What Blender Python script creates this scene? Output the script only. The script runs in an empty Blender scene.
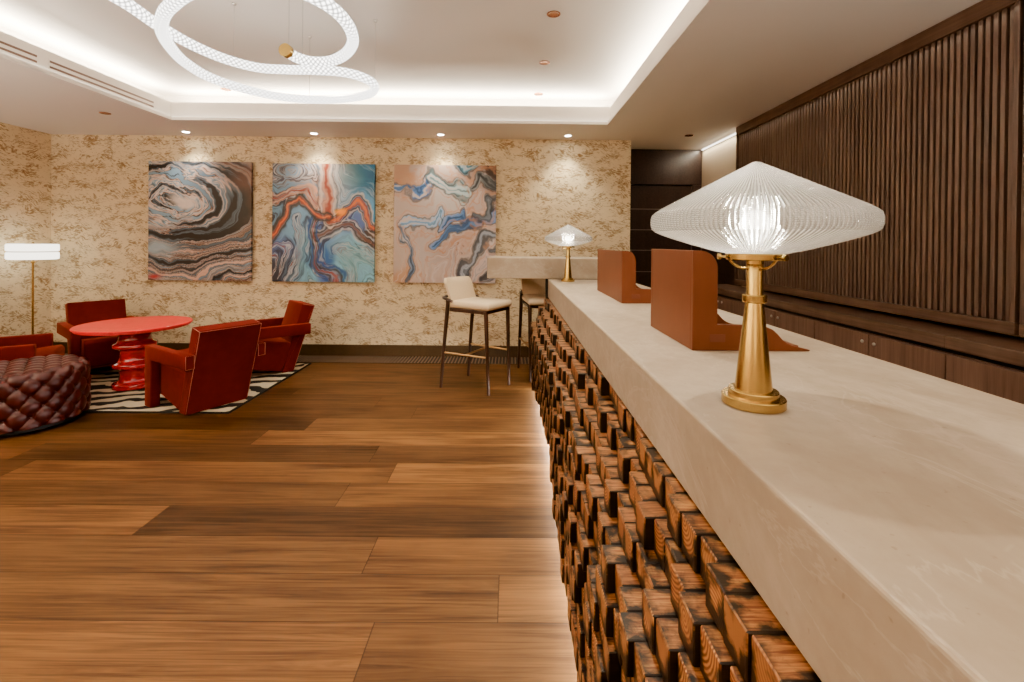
import bpy, bmesh, math, random
import numpy as np
from mathutils import Vector, Matrix
random.seed(7)
PI = math.pi
scene = bpy.context.scene
col = scene.collection

# ------------------------------------------------------------------ helpers
def obj(name, bm, mat, parent=None, smooth=False, loc=None, auto=None):
    me = bpy.data.meshes.new(name)
    bmesh.ops.recalc_face_normals(bm, faces=bm.faces)
    bm.to_mesh(me); bm.free()
    o = bpy.data.objects.new(name, me); col.objects.link(o)
    if mat:
        me.materials.append(mat)
    if smooth:
        me.polygons.foreach_set('use_smooth', [True] * len(me.polygons))
    if auto:
        me.set_sharp_from_angle(angle=math.radians(auto))
    if parent: o.parent = parent
    if loc: o.location = loc
    return o

def tag(o, label=None, cat=None, group=None, kind=None):
    if label: o['label'] = label
    if cat: o['category'] = cat
    if group: o['group'] = group
    if kind: o['kind'] = kind
    return o

def thing(name, label, cat, loc=(0, 0, 0), rotz=0, group=None):
    o = bpy.data.objects.new(name, None); col.objects.link(o)
    o.location = loc; o.rotation_euler = (0, 0, rotz); o.empty_display_size = .1
    return tag(o, label, cat, group)

def struct(name, bm, mat, **k):
    return tag(obj(name, bm, mat, **k), kind='structure')

def copy_tree(o, parent=None):
    c = o.copy(); col.objects.link(c); c.parent = parent
    for ch in list(o.children):
        copy_tree(ch, c)
    return c

def box(bm, x0, x1, y0, y1, z0, z1, bev=0, seg=2):
    r = bmesh.ops.create_cube(bm, size=1)
    vs = r['verts']
    for v in vs:
        v.co = Vector((x0 + (v.co.x + .5) * (x1 - x0), y0 + (v.co.y + .5) * (y1 - y0), z0 + (v.co.z + .5) * (z1 - z0)))
    if bev:
        es = list({e for v in vs for e in v.link_edges})
        bmesh.ops.bevel(bm, geom=es, offset=bev, segments=seg, profile=.5, affect='EDGES')
    return vs

def bx(*a, **k):
    bm = bmesh.new(); box(bm, *a, **k); return bm

def prism(bm, pts, f, a, b, bev=0, seg=2):
    """polygon pts (p,q) placed by f(p,q,t) for t in a..b"""
    n = len(pts)
    A = [bm.verts.new(f(p, q, a)) for p, q in pts]
    B = [bm.verts.new(f(p, q, b)) for p, q in pts]
    fs = [bm.faces.new(A), bm.faces.new(B[::-1])]
    for i in range(n):
        fs.append(bm.faces.new((A[i], B[i], B[(i + 1) % n], A[(i + 1) % n])))
    bmesh.ops.recalc_face_normals(bm, faces=fs)
    if bev:
        es = list({e for fa in fs for e in fa.edges})
        bmesh.ops.bevel(bm, geom=es, offset=bev, segments=seg, profile=.5, affect='EDGES')

def lathe(bm, prof, segs=48, cx=0, cy=0, uv=False):
    rings = []
    for r, z in prof:
        if r < 1e-6:
            rings.append([bm.verts.new((cx, cy, z))])
        else:
            rings.append([bm.verts.new((cx + r * math.cos(2 * PI * i / segs), cy + r * math.sin(2 * PI * i / segs), z)) for i in range(segs)])
    for a, b in zip(rings, rings[1:]):
        for i in range(segs):
            j = (i + 1) % segs
            if len(a) == 1 and len(b) == 1: continue
            if len(a) == 1: bm.faces.new((a[0], b[i], b[j]))
            elif len(b) == 1: bm.faces.new((a[i], b[0], a[j]))
            else: bm.faces.new((a[i], b[i], b[j], a[j]))
    return bm

def lt(prof, segs=48, cx=0, cy=0):
    return lathe(bmesh.new(), prof, segs, cx, cy)

def tube(bm, pts, rad, segs=10, cap=True, uvl=None):
    pts = [Vector(p) for p in pts]; n = len(pts)
    rad = rad if hasattr(rad, '__len__') else [rad] * n
    rings = []; L = 0; Ls = []
    up = None
    for i, p in enumerate(pts):
        t = (pts[min(i + 1, n - 1)] - pts[max(i - 1, 0)]).normalized()
        if up is None:
            up = t.orthogonal().normalized() if abs(t.z) > .9 else Vector((0, 0, 1))
        s = t.cross(up).normalized(); u2 = s.cross(t).normalized(); up = u2
        if i: L += (pts[i] - pts[i - 1]).length
        Ls.append(L)
        rings.append([bm.verts.new(p + rad[i] * (math.cos(2 * PI * k / segs) * s + math.sin(2 * PI * k / segs) * u2)) for k in range(segs)])
    for i in range(n - 1):
        for k in range(segs):
            j = (k + 1) % segs
            f = bm.faces.new((rings[i][k], rings[i][j], rings[i + 1][j], rings[i + 1][k]))
            if uvl:
                q = [(Ls[i], k / segs), (Ls[i], (k + 1) / segs), (Ls[i + 1], (k + 1) / segs), (Ls[i + 1], k / segs)]
                for lp, w in zip(f.loops, q): lp[uvl].uv = w
    if cap:
        bm.faces.new(rings[0][::-1]); bm.faces.new(rings[-1])

def catmull(P, n=8):
    P = [Vector(p) for p in P]; out = []
    for i in range(len(P) - 1):
        p0 = P[max(i - 1, 0)]; p1 = P[i]; p2 = P[i + 1]; p3 = P[min(i + 2, len(P) - 1)]
        for k in range(n):
            t = k / n
            out.append(.5 * ((2 * p1) + (p2 - p0) * t + (2 * p0 - 5 * p1 + 4 * p2 - p3) * t * t + (3 * p1 - p0 - 3 * p2 + p3) * t ** 3))
    out.append(P[-1]); return out

# ------------------------------------------------------------------ materials
class MB:
    def __init__(s, name):
        s.m = bpy.data.materials.new(name); s.m.use_nodes = True
        s.nt = s.m.node_tree; s.nt.nodes.clear()
        s.out = s.nt.nodes.new('ShaderNodeOutputMaterial')
    def n(s, t, **kw):
        nd = s.nt.nodes.new(t)
        for k, v in kw.items(): setattr(nd, k, v)
        return nd
    def put(s, sock, v):
        if isinstance(v, bpy.types.NodeSocket): s.nt.links.new(v, sock)
        elif v is not None:
            if isinstance(v, (tuple, list)) and len(v) == 3 and sock.type == 'RGBA': v = (*v, 1)
            sock.default_value = v
    def math(s, op, a, b=None, c=None, clamp=False):
        nd = s.n('ShaderNodeMath', operation=op, use_clamp=clamp)
        for i, v in enumerate((a, b, c)):
            if v is not None: s.put(nd.inputs[i], v)
        return nd.outputs[0]
    def vmath(s, op, a, b=None):
        nd = s.n('ShaderNodeVectorMath', operation=op)
        s.put(nd.inputs[0], a)
        if b is not None: s.put(nd.inputs[1], b)
        return nd.outputs[0]
    def mix(s, f, a, b, mode='MIX'):
        nd = s.n('ShaderNodeMix', data_type='RGBA', blend_type=mode)
        s.put(nd.inputs[0], f); s.put(nd.inputs[6], a); s.put(nd.inputs[7], b)
        return nd.outputs[2]
    def ramp(s, f, stops, interp='LINEAR'):
        nd = s.n('ShaderNodeValToRGB'); cr = nd.color_ramp; cr.interpolation = interp
        while len(cr.elements) < len(stops): cr.elements.new(.5)
        for e, (p, c) in zip(cr.elements, stops):
            e.position = p; e.color = (*c, 1) if len(c) == 3 else c
        s.put(nd.inputs[0], f); return nd.outputs[0]
    def obc(s): return s.n('ShaderNodeTexCoord').outputs['Object']
    def uv(s): return s.n('ShaderNodeTexCoord').outputs['UV']
    def sep(s, v):
        nd = s.n('ShaderNodeSeparateXYZ'); s.put(nd.inputs[0], v); return nd.outputs
    def comb(s, x=0., y=0., z=0.):
        nd = s.n('ShaderNodeCombineXYZ')
        for i, v in enumerate((x, y, z)): s.put(nd.inputs[i], v)
        return nd.outputs[0]
    def noise(s, v, scale=5., detail=3., rough=.5, dist=0., col=False):
        nd = s.n('ShaderNodeTexNoise'); s.put(nd.inputs['Vector'], v)
        nd.inputs['Scale'].default_value = scale; nd.inputs['Detail'].default_value = detail
        nd.inputs['Roughness'].default_value = rough; nd.inputs['Distortion'].default_value = dist
        return nd.outputs[1 if col else 0]
    def scale(s, v, k): return s.vmath('MULTIPLY', v, k)
    def bump(s, h, strength=.3, dist=.01):
        nd = s.n('ShaderNodeBump'); nd.inputs['Strength'].default_value = strength; nd.inputs['Distance'].default_value = dist
        s.put(nd.inputs['Height'], h); return nd.outputs[0]
    def bsdf(s, base=(.5, .5, .5), rough=.5, metal=0., normal=None, **kw):
        b = s.n('ShaderNodeBsdfPrincipled')
        s.put(b.inputs['Base Color'], base); s.put(b.inputs['Roughness'], rough); s.put(b.inputs['Metallic'], metal)
        if normal is not None: s.put(b.inputs['Normal'], normal)
        for k, v in kw.items(): s.put(b.inputs[k.replace('_', ' ')], v)
        s.last = b
        return b.outputs[0]
    def done(s, sh):
        s.nt.links.new(sh, s.out.inputs[0]); return s.m

def simple(name, base, rough=.5, metal=0., nz=0., nscale=40., **kw):
    b = MB(name); c = base
    if nz:
        f = b.noise(b.obc(), nscale, 3)
        c = b.mix(f, tuple(x * (1 - nz) for x in base), tuple(min(1, x * (1 + nz)) for x in base))
    return b.done(b.bsdf(c, rough, metal, **kw))

def emis(name, c, st):
    b = MB(name); e = b.n('ShaderNodeEmission'); e.inputs[0].default_value = (*c, 1); e.inputs[1].default_value = st
    return b.done(e.outputs[0])

def mat_wallpaper():
    b = MB('wallpaper'); x, y, z = b.sep(b.obc())
    u = b.math('ADD', x, y)
    warp = b.noise(b.comb(u, z, 0.), 2.6, 3, .5)
    zz = b.math('ADD', z, b.math('MULTIPLY', warp, .34))
    zz = b.math('ADD', zz, b.math('MULTIPLY', u, .13))
    v = b.comb(b.math('MULTIPLY', u, 17.), b.math('MULTIPLY', zz, 60.), 0.)
    n1 = b.noise(v, 1.45, 5, .62, .6)
    cl = b.noise(b.comb(b.math('MULTIPLY', u, 1.), b.math('MULTIPLY', z, 1.7), 3.), 6.0, 3, .55)
    th = b.math('ADD', b.math('MULTIPLY', cl, .62), b.math('MULTIPLY', n1, .9))
    mk = b.ramp(th, [(.765, (0, 0, 0)), (.83, (.65,) * 3), (.95, (1, 1, 1))])
    base = b.mix(b.noise(b.comb(u, z, 0.), 1.8, 3), (.77, .635, .39), (.86, .745, .505))
    gold = b.mix(b.noise(v, 3.3, 2), (.37, .235, .08), (.23, .135, .045))
    c = b.mix(mk, base, gold)
    return b.done(b.bsdf(c, .75, 0, b.bump(mk, .1, .002)))

def mat_floor():
    b = MB('oak_planks'); x, y, z = b.sep(b.obc())
    yr = b.math('DIVIDE', b.math('ADD', y, .03), .2235)
    row = b.math('FLOOR', yr); fy = b.math('FRACT', yr)
    wn = b.n('ShaderNodeTexWhiteNoise', noise_dimensions='1D'); b.put(wn.inputs['W'], row)
    off = b.math('MULTIPLY', wn.outputs[0], 7.3)
    xr = b.math('DIVIDE', b.math('ADD', x, off), 2.1)
    cx = b.math('FLOOR', xr); fx = b.math('FRACT', xr)
    w2 = b.n('ShaderNodeTexWhiteNoise', noise_dimensions='2D'); b.put(w2.inputs['Vector'], b.comb(row, cx, 0.))
    rnd = w2.outputs[0]
    po = b.math('MULTIPLY', rnd, 37.)
    g1 = b.noise(b.comb(b.math('ADD', b.math('MULTIPLY', x, .8), po), b.math('MULTIPLY', y, 15.), po), 1.6, 5, .6, 1.1)
    g2 = b.noise(b.comb(b.math('ADD', b.math('MULTIPLY', x, 1.6), po), b.math('MULTIPLY', y, 95.), po), 1.3, 4, .65, .3)
    blot = b.noise(b.comb(b.math('ADD', x, po), b.math('MULTIPLY', y, 2.6), 0.), 1.5, 3, .55)
    kn = b.n('ShaderNodeTexVoronoi'); b.put(kn.inputs['Vector'], b.comb(b.math('ADD', b.math('MULTIPLY', x, 1.), po), b.math('MULTIPLY', y, 2.2), 0.)); kn.inputs['Scale'].default_value = 1.25
    tone = b.math('ADD', .62, b.math('MULTIPLY', w2.outputs[0], .72))
    knot = b.ramp(b.math('ADD', kn.outputs['Distance'], b.math('MULTIPLY', b.noise(b.comb(x, b.math('MULTIPLY', y, 3.), 0.), 22., 3), .07)), [(.05, (1, 1, 1)), (.105, (0, 0, 0))])
    light = b.mix(rnd, (.178, .088, .0205), (.102, .049, .0118))
    dark = b.mix(rnd, (.086, .0395, .0095), (.043, .0190, .0048))
    c = b.mix(b.ramp(g1, [(.40, (0, 0, 0)), (.62, (1, 1, 1))]), light, dark)
    c = b.mix(b.math('MULTIPLY', b.ramp(g2, [(.47, (0, 0, 0)), (.68, (1, 1, 1))]), .75), c, (.030, .0125, .005))
    c = b.mix(b.math('MULTIPLY', b.ramp(blot, [(.45, (0, 0, 0)), (.72, (1, 1, 1))]), .35), c, (.235, .115, .027))
    c = b.mix(b.math('MULTIPLY', knot, .85), c, (.035, .014, .006))
    ey = b.math('MINIMUM', fy, b.math('SUBTRACT', 1., fy)); ex = b.math('MULTIPLY', b.math('MINIMUM', fx, b.math('SUBTRACT', 1., fx)), 9.4)
    e = b.math('MINIMUM', ex, ey); gap = b.ramp(e, [(.004, (1, 1, 1)), (.014, (0, 0, 0))])
    wn3 = b.n('ShaderNodeTexWhiteNoise', noise_dimensions='2D'); b.put(wn3.inputs['Vector'], b.comb(b.math('ADD', row, .37), b.math('ADD', cx, 9.1), 0.))
    c = b.mix(1., c, b.ramp(wn3.outputs[0], [(0., (.48, .48, .50)), (.4, (.88, .87, .86)), (1., (1.30, 1.26, 1.16))]), 'MULTIPLY')
    c = b.mix(b.math('MULTIPLY', gap, .7), c, (.018, .008, .003))
    r = b.math('ADD', .36, b.math('MULTIPLY', g2, .16))
    hgt = b.math('SUBTRACT', b.math('MULTIPLY', g2, .35), gap)
    return b.done(b.bsdf(c, r, 0, b.bump(hgt, .18, .002), Specular_IOR_Level=.22))

def mat_stone():
    b = MB('limestone'); o = b.obc()
    n1 = b.noise(b.vmath('MULTIPLY', o, (1., .55, 1.)), 4.2, 6, .6, .8); n2 = b.noise(o, 26., 5, .65)
    vv = b.noise(b.vmath('MULTIPLY', o, (1., .45, 1.)), 3.1, 6, .62, 1.6)
    vein = b.ramp(b.math('ABSOLUTE', b.math('SUBTRACT', vv, .5)), [(.0, (1, 1, 1)), (.016, (0, 0, 0))])
    c = b.mix(b.ramp(n1, [(.33, (0, 0, 0)), (.68, (1, 1, 1))]), (.335, .265, .185), (.475, .40, .305))
    c = b.mix(b.math('MULTIPLY', b.ramp(n2, [(.4, (0, 0, 0)), (.75, (1, 1, 1))]), .35), c, (.33, .25, .17))
    c = b.mix(b.math('MULTIPLY', vein, .30), c, (.58, .51, .42))
    pit = b.ramp(b.noise(o, 75., 2, .5), [(.70, (0, 0, 0)), (.76, (1, 1, 1))])
    c = b.mix(b.math('MULTIPLY', pit, .45), c, (.20, .14, .085))
    return b.done(b.bsdf(c, b.math('ADD', .36, b.math('MULTIPLY', n2, .22)), 0, b.bump(b.math('SUBTRACT', n2, pit), .10, .002)))

def mat_block():
    b = MB('charred_timber')
    at = b.n('ShaderNodeAttribute', attribute_name='blk'); cs = b.n('ShaderNodeSeparateColor'); b.put(cs.inputs[0], at.outputs[0])
    r1, r2, kind = cs.outputs
    u, v, _ = b.sep(b.uv())
    po = b.math('MULTIPLY', r1, 53.)
    # straight grain for the long faces (u across grain, v along the timber)
    gl = b.noise(b.comb(b.math('ADD', b.math('MULTIPLY', u, 15.), po), b.math('MULTIPLY', v, 1.1), po), 1.2, 4, .6, .4)
    # growth rings for the end faces
    cu = b.math('SUBTRACT', u, b.math('SUBTRACT', b.math('MULTIPLY', r1, 2.2), .6)); cv = b.math('SUBTRACT', v, b.math('SUBTRACT', b.math('MULTIPLY', r2, 2.2), .6))
    d = b.math('SQRT', b.math('ADD', b.math('MULTIPLY', cu, cu), b.math('MULTIPLY', cv, cv)))
    d = b.math('ADD', d, b.math('MULTIPLY', b.noise(b.comb(u, v, po), 3., 2), .06))
    ring = b.math('ADD', b.math('MULTIPLY', b.math('SINE', b.math('MULTIPLY', d, 58.)), b.math('MULTIPLY', r1, .26)), .52)
    isf = b.math('LESS_THAN', kind, .25); iss = b.math('GREATER_THAN', kind, .75)
    grain = b.math('ADD', b.math('MULTIPLY', isf, ring), b.math('MULTIPLY', b.math('SUBTRACT', 1., isf), gl))
    warm = b.mix(r2, (.68, .365, .080), (.48, .215, .040))
    deep = b.mix(r2, (.24, .075, .012), (.12, .034, .006))
    c = b.mix(b.ramp(grain, [(.38, (1, 1, 1)), (.72, (0, 0, 0))]), warm, deep)
    eu = b.math('MINIMUM', u, b.math('SUBTRACT', 1., u)); ev = b.math('MINIMUM', v, b.math('SUBTRACT', 1., v))
    e = b.math('MINIMUM', eu, ev)
    bn = b.noise(b.comb(b.math('ADD', u, po), v, po), 2.3, 4, .6, .5)
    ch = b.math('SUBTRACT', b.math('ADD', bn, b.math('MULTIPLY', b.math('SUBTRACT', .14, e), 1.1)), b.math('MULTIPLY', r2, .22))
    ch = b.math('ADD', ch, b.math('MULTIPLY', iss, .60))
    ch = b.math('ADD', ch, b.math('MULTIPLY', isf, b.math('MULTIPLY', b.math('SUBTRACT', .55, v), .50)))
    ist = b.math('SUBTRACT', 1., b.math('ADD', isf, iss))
    ch = b.math('ADD', ch, b.math('MULTIPLY', ist, b.math('SUBTRACT', b.math('MULTIPLY', v, .30), .12)))  # top faces darken inwards: the slab's shade coloured in along with the char
    char_shade = b.ramp(ch, [(.19, (0, 0, 0)), (.44, (1, 1, 1))])
    c = b.mix(b.math('MULTIPLY', char_shade, .97), c, (.0055, .004, .0035))
    return b.done(b.bsdf(c, .42, 0, b.bump(grain, .22, .0015)))

def mat_darkwood(name, c0, c1, vert=True, rough=.42):
    b = MB(name); x, y, z = b.sep(b.obc())
    u = b.math('ADD', x, y)
    v = b.comb(b.math('MULTIPLY', u, 60.), b.math('MULTIPLY', z, 2.5), 0.) if vert else b.comb(b.math('MULTIPLY', u, 2.5), b.math('MULTIPLY', z, 60.), b.math('MULTIPLY', x, 60.))
    g = b.noise(v, 1., 4, .6, .4)
    bl = b.noise(b.comb(b.math('MULTIPLY', u, 9.), b.math('MULTIPLY', z, .4), 0.), 1., 2)
    c = b.mix(b.ramp(b.math('ADD', b.math('MULTIPLY', g, .7), b.math('MULTIPLY', bl, .35)), [(.35, (0, 0, 0)), (.72, (1, 1, 1))]), c0, c1)
    return b.done(b.bsdf(c, rough, 0, b.bump(g, .12, .001)))

def mat_velvet():
    b = MB('rust_velvet'); o = b.obc()
    n = b.noise(o, 14., 3, .55); f = b.noise(o, 260., 2)
    c = b.mix(n, (.088, .0030, .0009), (.140, .0068, .0014))
    return b.done(b.bsdf(c, .8, 0, b.bump(f, .15, .001), Sheen_Weight=.30, Sheen_Roughness=.35, Sheen_Tint=(1., .28, .05), Specular_IOR_Level=.12))

def mat_leather():
    b = MB('oxblood_leather'); o = b.obc()
    n = b.noise(o, 9., 3); f = b.n('ShaderNodeTexVoronoi'); b.put(f.inputs['Vector'], o); f.inputs['Scale'].default_value = 190.
    c = b.mix(n, (.038, .0042, .0032), (.066, .0090, .0065))
    return b.done(b.bsdf(c, b.math('ADD', .26, b.math('MULTIPLY', n, .14)), 0, b.bump(f.outputs[0], .06, .001)))

def mat_tan():
    b = MB('tan_leather'); o = b.obc()
    n = b.noise(o, 6., 5, .6, .4); f = b.noise(o, 220., 2)
    c = b.mix(n, (.112, .036, .0085), (.162, .056, .014))
    return b.done(b.bsdf(c, .45, 0, b.bump(f, .06, .001), Specular_IOR_Level=.25))

def mat_brass(name='aged_brass', c=(.53, .375, .10), rough=.21):
    b = MB(name); x, y, z = b.sep(b.obc())
    n = b.noise(b.comb(b.math('MULTIPLY', x, 8.), b.math('MULTIPLY', y, 8.), b.math('MULTIPLY', z, 3.)), 1., 2)
    p = b.noise(b.obc(), 30., 4)
    cc = b.mix(p, tuple(k * .86 for k in c), tuple(min(1, k * 1.06) for k in c))
    return b.done(b.bsdf(cc, b.math('ADD', rough - .08, b.math('MULTIPLY', n, .18)), 1., b.bump(n, .015, .0005)))

def mat_rug():
    b = MB('zebra_wool'); x, y, z = b.sep(b.obc())
    nz = b.noise(b.comb(x, y, 0.), 2.1, 3, .5, col=False); n2 = b.noise(b.comb(x, y, 4.), 5.5, 2)
    # stripes lie along x on the left half and break into short curls on the right
    k = b.math('MULTIPLY', b.math('ADD', b.math('MULTIPLY', y, 1.), b.math('MULTIPLY', x, -.38)), 34.)
    ph = b.math('ADD', b.math('ADD', k, b.math('MULTIPLY', nz, 17.)), b.math('MULTIPLY', n2, 3.4))
    s = b.math('ADD', b.math('SINE', ph), b.math('MULTIPLY', b.math('SUBTRACT', n2, .5), 1.6))
    m = b.ramp(b.math('ADD', b.math('MULTIPLY', s, .5), .5), [(.53, (0, 0, 0)), (.57, (1, 1, 1))])
    pile = b.noise(b.obc(), 320., 2)
    cream = b.mix(pile, (.52, .43, .27), (.72, .62, .43)); blk = b.mix(pile, (.006, .005, .004), (.022, .018, .014))
    return b.done(b.bsdf(b.mix(m, cream, blk), .9, 0, b.bump(pile, .3, .002)))

def mat_marble_red():
    b = MB('red_marble'); o = b.obc()
    n = b.noise(o, 7., 6, .65, 1.2); v = b.ramp(b.math('ABSOLUTE', b.math('SUBTRACT', n, .5)), [(0., (1, 1, 1)), (.05, (0, 0, 0))])
    c = b.mix(n, (.66, .007, .005), (.80, .028, .018)); c = b.mix(b.math('MULTIPLY', v, .4), c, (.85, .12, .08))
    return b.done(b.bsdf(c, .32, 0, None, Coat_Weight=.08, Coat_Roughness=.1, Specular_IOR_Level=.25))

def mat_glass_ribbed():
    b = MB('prismatic_glass')
    u, v, _ = b.sep(b.uv())
    rib = b.math('ABSOLUTE', b.math('SINE', b.math('MULTIPLY', u, PI * 150.)))
    pr = b.math('ABSOLUTE', b.math('SINE', b.math('MULTIPLY', v, PI * 40.)))
    nb = b.bump(b.math('ADD', b.math('MULTIPLY', rib, 1.), b.math('MULTIPLY', pr, .35)), .9, .004)
    tr = b.n('ShaderNodeBsdfTranslucent'); b.put(tr.inputs[0], (.90, .88, .83)); b.put(tr.inputs[1], nb)
    tp = b.n('ShaderNodeBsdfTransparent'); b.put(tp.inputs[0], (.95, .95, .94))
    gl = b.n('ShaderNodeBsdfGlossy'); b.put(gl.inputs[0], (.95, .95, .95)); gl.inputs['Roughness'].default_value = .16; b.put(gl.inputs['Normal'], nb)
    df = b.n('ShaderNodeBsdfDiffuse'); b.put(df.inputs[0], (.78, .77, .74)); b.put(df.inputs['Normal'], nb)
    isr = b.math('MULTIPLY', b.math('GREATER_THAN', v, .30), b.math('LESS_THAN', v, .58))
    def ms(f, a, c):
        m = b.n('ShaderNodeMixShader'); b.put(m.inputs[0], f); b.nt.links.new(a, m.inputs[1]); b.nt.links.new(c, m.inputs[2]); return m.outputs[0]
    f1 = b.math('ADD', .20, b.math('MULTIPLY', b.math('POWER', rib, 2.5), b.math('SUBTRACT', .74, b.math('MULTIPLY', b.math('MULTIPLY', pr, isr), .62))))
    rf = b.n('ShaderNodeBsdfRefraction'); b.put(rf.inputs[0], (.93, .93, .91)); rf.inputs['Roughness'].default_value = .14; rf.inputs['IOR'].default_value = 1.10; b.put(rf.inputs['Normal'], nb)
    s1 = ms(f1, ms(.55, tp.outputs[0], rf.outputs[0]), tr.outputs[0]); s2 = ms(.07, s1, df.outputs[0]); s3 = ms(.17, s2, gl.outputs[0])
    return b.done(s3)

def mat_pendant():
    b = MB('glowing_lattice'); u, v, _ = b.sep(b.uv())
    a = b.math('MULTIPLY', u, 30.); w = b.math('MULTIPLY', v, 6.)
    s1 = b.math('ABSOLUTE', b.math('SINE', b.math('MULTIPLY', b.math('ADD', a, w), PI)))
    s2 = b.math('ABSOLUTE', b.math('SINE', b.math('MULTIPLY', b.math('SUBTRACT', a, w), PI)))
    m = b.math('MULTIPLY', s1, s2)
    e = b.n('ShaderNodeEmission'); b.put(e.inputs[0], (1., .965, .91)); b.put(e.inputs[1], b.math('ADD', .9, b.math('MULTIPLY', m, 6.5)))
    g = b.n('ShaderNodeBsdfGlossy'); g.inputs['Roughness'].default_value = .15
    ms = b.n('ShaderNodeMixShader'); ms.inputs[0].default_value = .12
    b.nt.links.new(e.outputs[0], ms.inputs[1]); b.nt.links.new(g.outputs[0], ms.inputs[2])
    return b.done(ms.outputs[0])

M = dict(
    wallpaper=mat_wallpaper(), floor=mat_floor(), stone=mat_stone(), block=mat_block(),
    white=simple('white_paint', (.86, .815, .755), .7), cream=simple('cream_plaster', (.66, .55, .40), .8, nz=.05, nscale=3),
    slat=mat_darkwood('smoked_oak', (.085, .055, .043), (.19, .130, .098)),
    slath=mat_darkwood('smoked_oak_rail', (.070, .042, .029), (.165, .105, .072), False),
    cab=mat_darkwood('cabinet_oak', (.105, .060, .041), (.215, .132, .092)),
    door=mat_darkwood('dark_door_veneer', (.022, .013, .011), (.062, .038, .031), False, .32),
    black=simple('black_lacquer', (.008, .007, .007), .5), char=simple('char_black', (.02, .015, .012), .8),
    bronze=mat_darkwood('bronze_skirting', (.055, .032, .010), (.085, .050, .017), False, .5),
    velvet=mat_velvet(), piping=simple('pale_piping', (.42, .20, .12), .7), leather=mat_leather(), tan=mat_tan(), tan_in=simple('natural_wood_slot', (.12, .035, .010), .6),
    brass=mat_brass(), brass_dark=mat_brass('bronze_bar', (.62, .42, .17), .35), rug=mat_rug(), redm=mat_marble_red(),
    redl=simple('red_lacquer', (.42, .0015, .003), .12, Coat_Weight=.7, Coat_Roughness=.04),
    glass=mat_glass_ribbed(), pendant=mat_pendant(),
    boucle=simple('cream_boucle', (.70, .56, .37), .9, nz=.14, nscale=160), walnut=mat_darkwood('dark_walnut', (.032, .016, .010), (.075, .038, .024), True, .3),
    copper=simple('copper_reflector', (.40, .19, .10), .25, 1.), steel=simple('brushed_steel', (.62, .60, .57), .3, 1.),
    bulb=emis('bulb_glow', (1., .93, .80), 9.), dlight=emis('downlight_lens', (1., .94, .84), 60.), opal=emis('opal_glow', (1., .93, .80), 3.2),
    led=emis('led_strip', (1., .93, .82), 4.), pale=simple('pale_gap_light', (.20, .175, .155), .4), ventdark=simple('vent_slot', (.17, .10, .07), .6),
    rugedge=simple('black_binding', (.012, .010, .008), .9),
)

def light(kind, name, loc, energy, color=(1, .86, .68), rot=(0, 0, 0), **k):
    d = bpy.data.lights.new(name, kind); d.energy = energy; d.color = color
    for a, v in k.items(): setattr(d, a, v)
    o = bpy.data.objects.new(name, d); col.objects.link(o); o.location = loc; o.rotation_euler = rot
    return o
WARM = (1, .89, .69); SOFT = (1, .925, .79)

# ------------------------------------------------------------------ room shell
CZ = 2.47; WY = 5.159; LX = -5.185; RX = 2.365; FY = -2.6
struct('floor', bx(LX - .1, RX + .1, FY - .1, 5.75, -.06, 0), M['floor'])
struct('wall_back', bx(LX - .1, 1.36, WY, WY + .12, 0, CZ + .02), M['wallpaper'])
struct('wall_left', bx(LX - .12, LX, FY, WY, 0, CZ + .02), M['wallpaper'])
struct('wall_right', bx(RX, RX + .12, FY, 5.7, 0, CZ + .02), M['cream'])
struct('wall_front', bx(LX - .1, RX + .1, FY - .12, FY, 0, CZ + .02), M['cream'])
struct('wall_corridor', bx(1.24, 1.36, WY + .12, 5.75, 0, CZ + .02), M['cream'])
struct('wall_end', bx(1.24, RX + .12, 5.70, 5.80, 0, CZ + .02), M['cream'])
# dado of dark panelling on the far part of the right wall
struct('trim_1', bx(RX - .03, RX - .001, 4.62, 5.55, 0, 1.42, bev=.003), M['door'])

# ceiling: lowered border with a recessed tray
HX0, HX1, HY0, HY1 = -3.335, .950, -1.5, 4.49
bm = bmesh.new()
T = .03
box(bm, LX - .12, HX0, FY - .12, 5.8, CZ, CZ + T); box(bm, HX1, RX + .12, FY - .12, 5.8, CZ, CZ + T)
box(bm, HX0, HX1, HY1, 5.8, CZ, CZ + T); box(bm, HX0, HX1, FY - .12, HY0, CZ, CZ + T)
s, ft, W2 = .035, 2.655, .24           # set-back of the fascia, its top, width of the hidden ledge
a0, a1, b0, b1 = HX0 - s, HX1 + s, HY0 - s, HY1 + s
t = .025
box(bm, a0 - t, a0, b0 - t, b1 + t, CZ + T, ft); box(bm, a1, a1 + t, b0 - t, b1 + t, CZ + T, ft)
box(bm, a0, a1, b1, b1 + t, CZ + T, ft); box(bm, a0, a1, b0 - t, b0, CZ + T, ft)
# ledge behind the fascia and the outer upstand, then the upper ceiling
lz = 2.60
box(bm, a0 - t - W2, a0 - t, b0 - W2, b1 + W2, lz, lz + .02); box(bm, a1 + t, a1 + t + W2, b0 - W2, b1 + W2, lz, lz + .02)
box(bm, a0 - t, a1 + t, b1 + t, b1 + t + W2, lz, lz + .02); box(bm, a0 - t, a1 + t, b0 - t - W2, b0 - t, lz, lz + .02)
A0, A1, B0, B1 = a0 - t - W2, a1 + t + W2, b0 - t - W2, b1 + t + W2
box(bm, A0 - .03, A0, B0 - .03, B1 + .03, lz, 2.83); box(bm, A1, A1 + .03, B0 - .03, B1 + .03, lz, 2.83)
box(bm, A0, A1, B1, B1 + .03, lz, 2.83); box(bm, A0, A1, B0 - .03, B0, lz, 2.83)
box(bm, A0 - .03, A1 + .03, B0 - .03, B1 + .03, 2.80, 2.83)
struct('ceiling', bm, M['white'])
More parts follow.
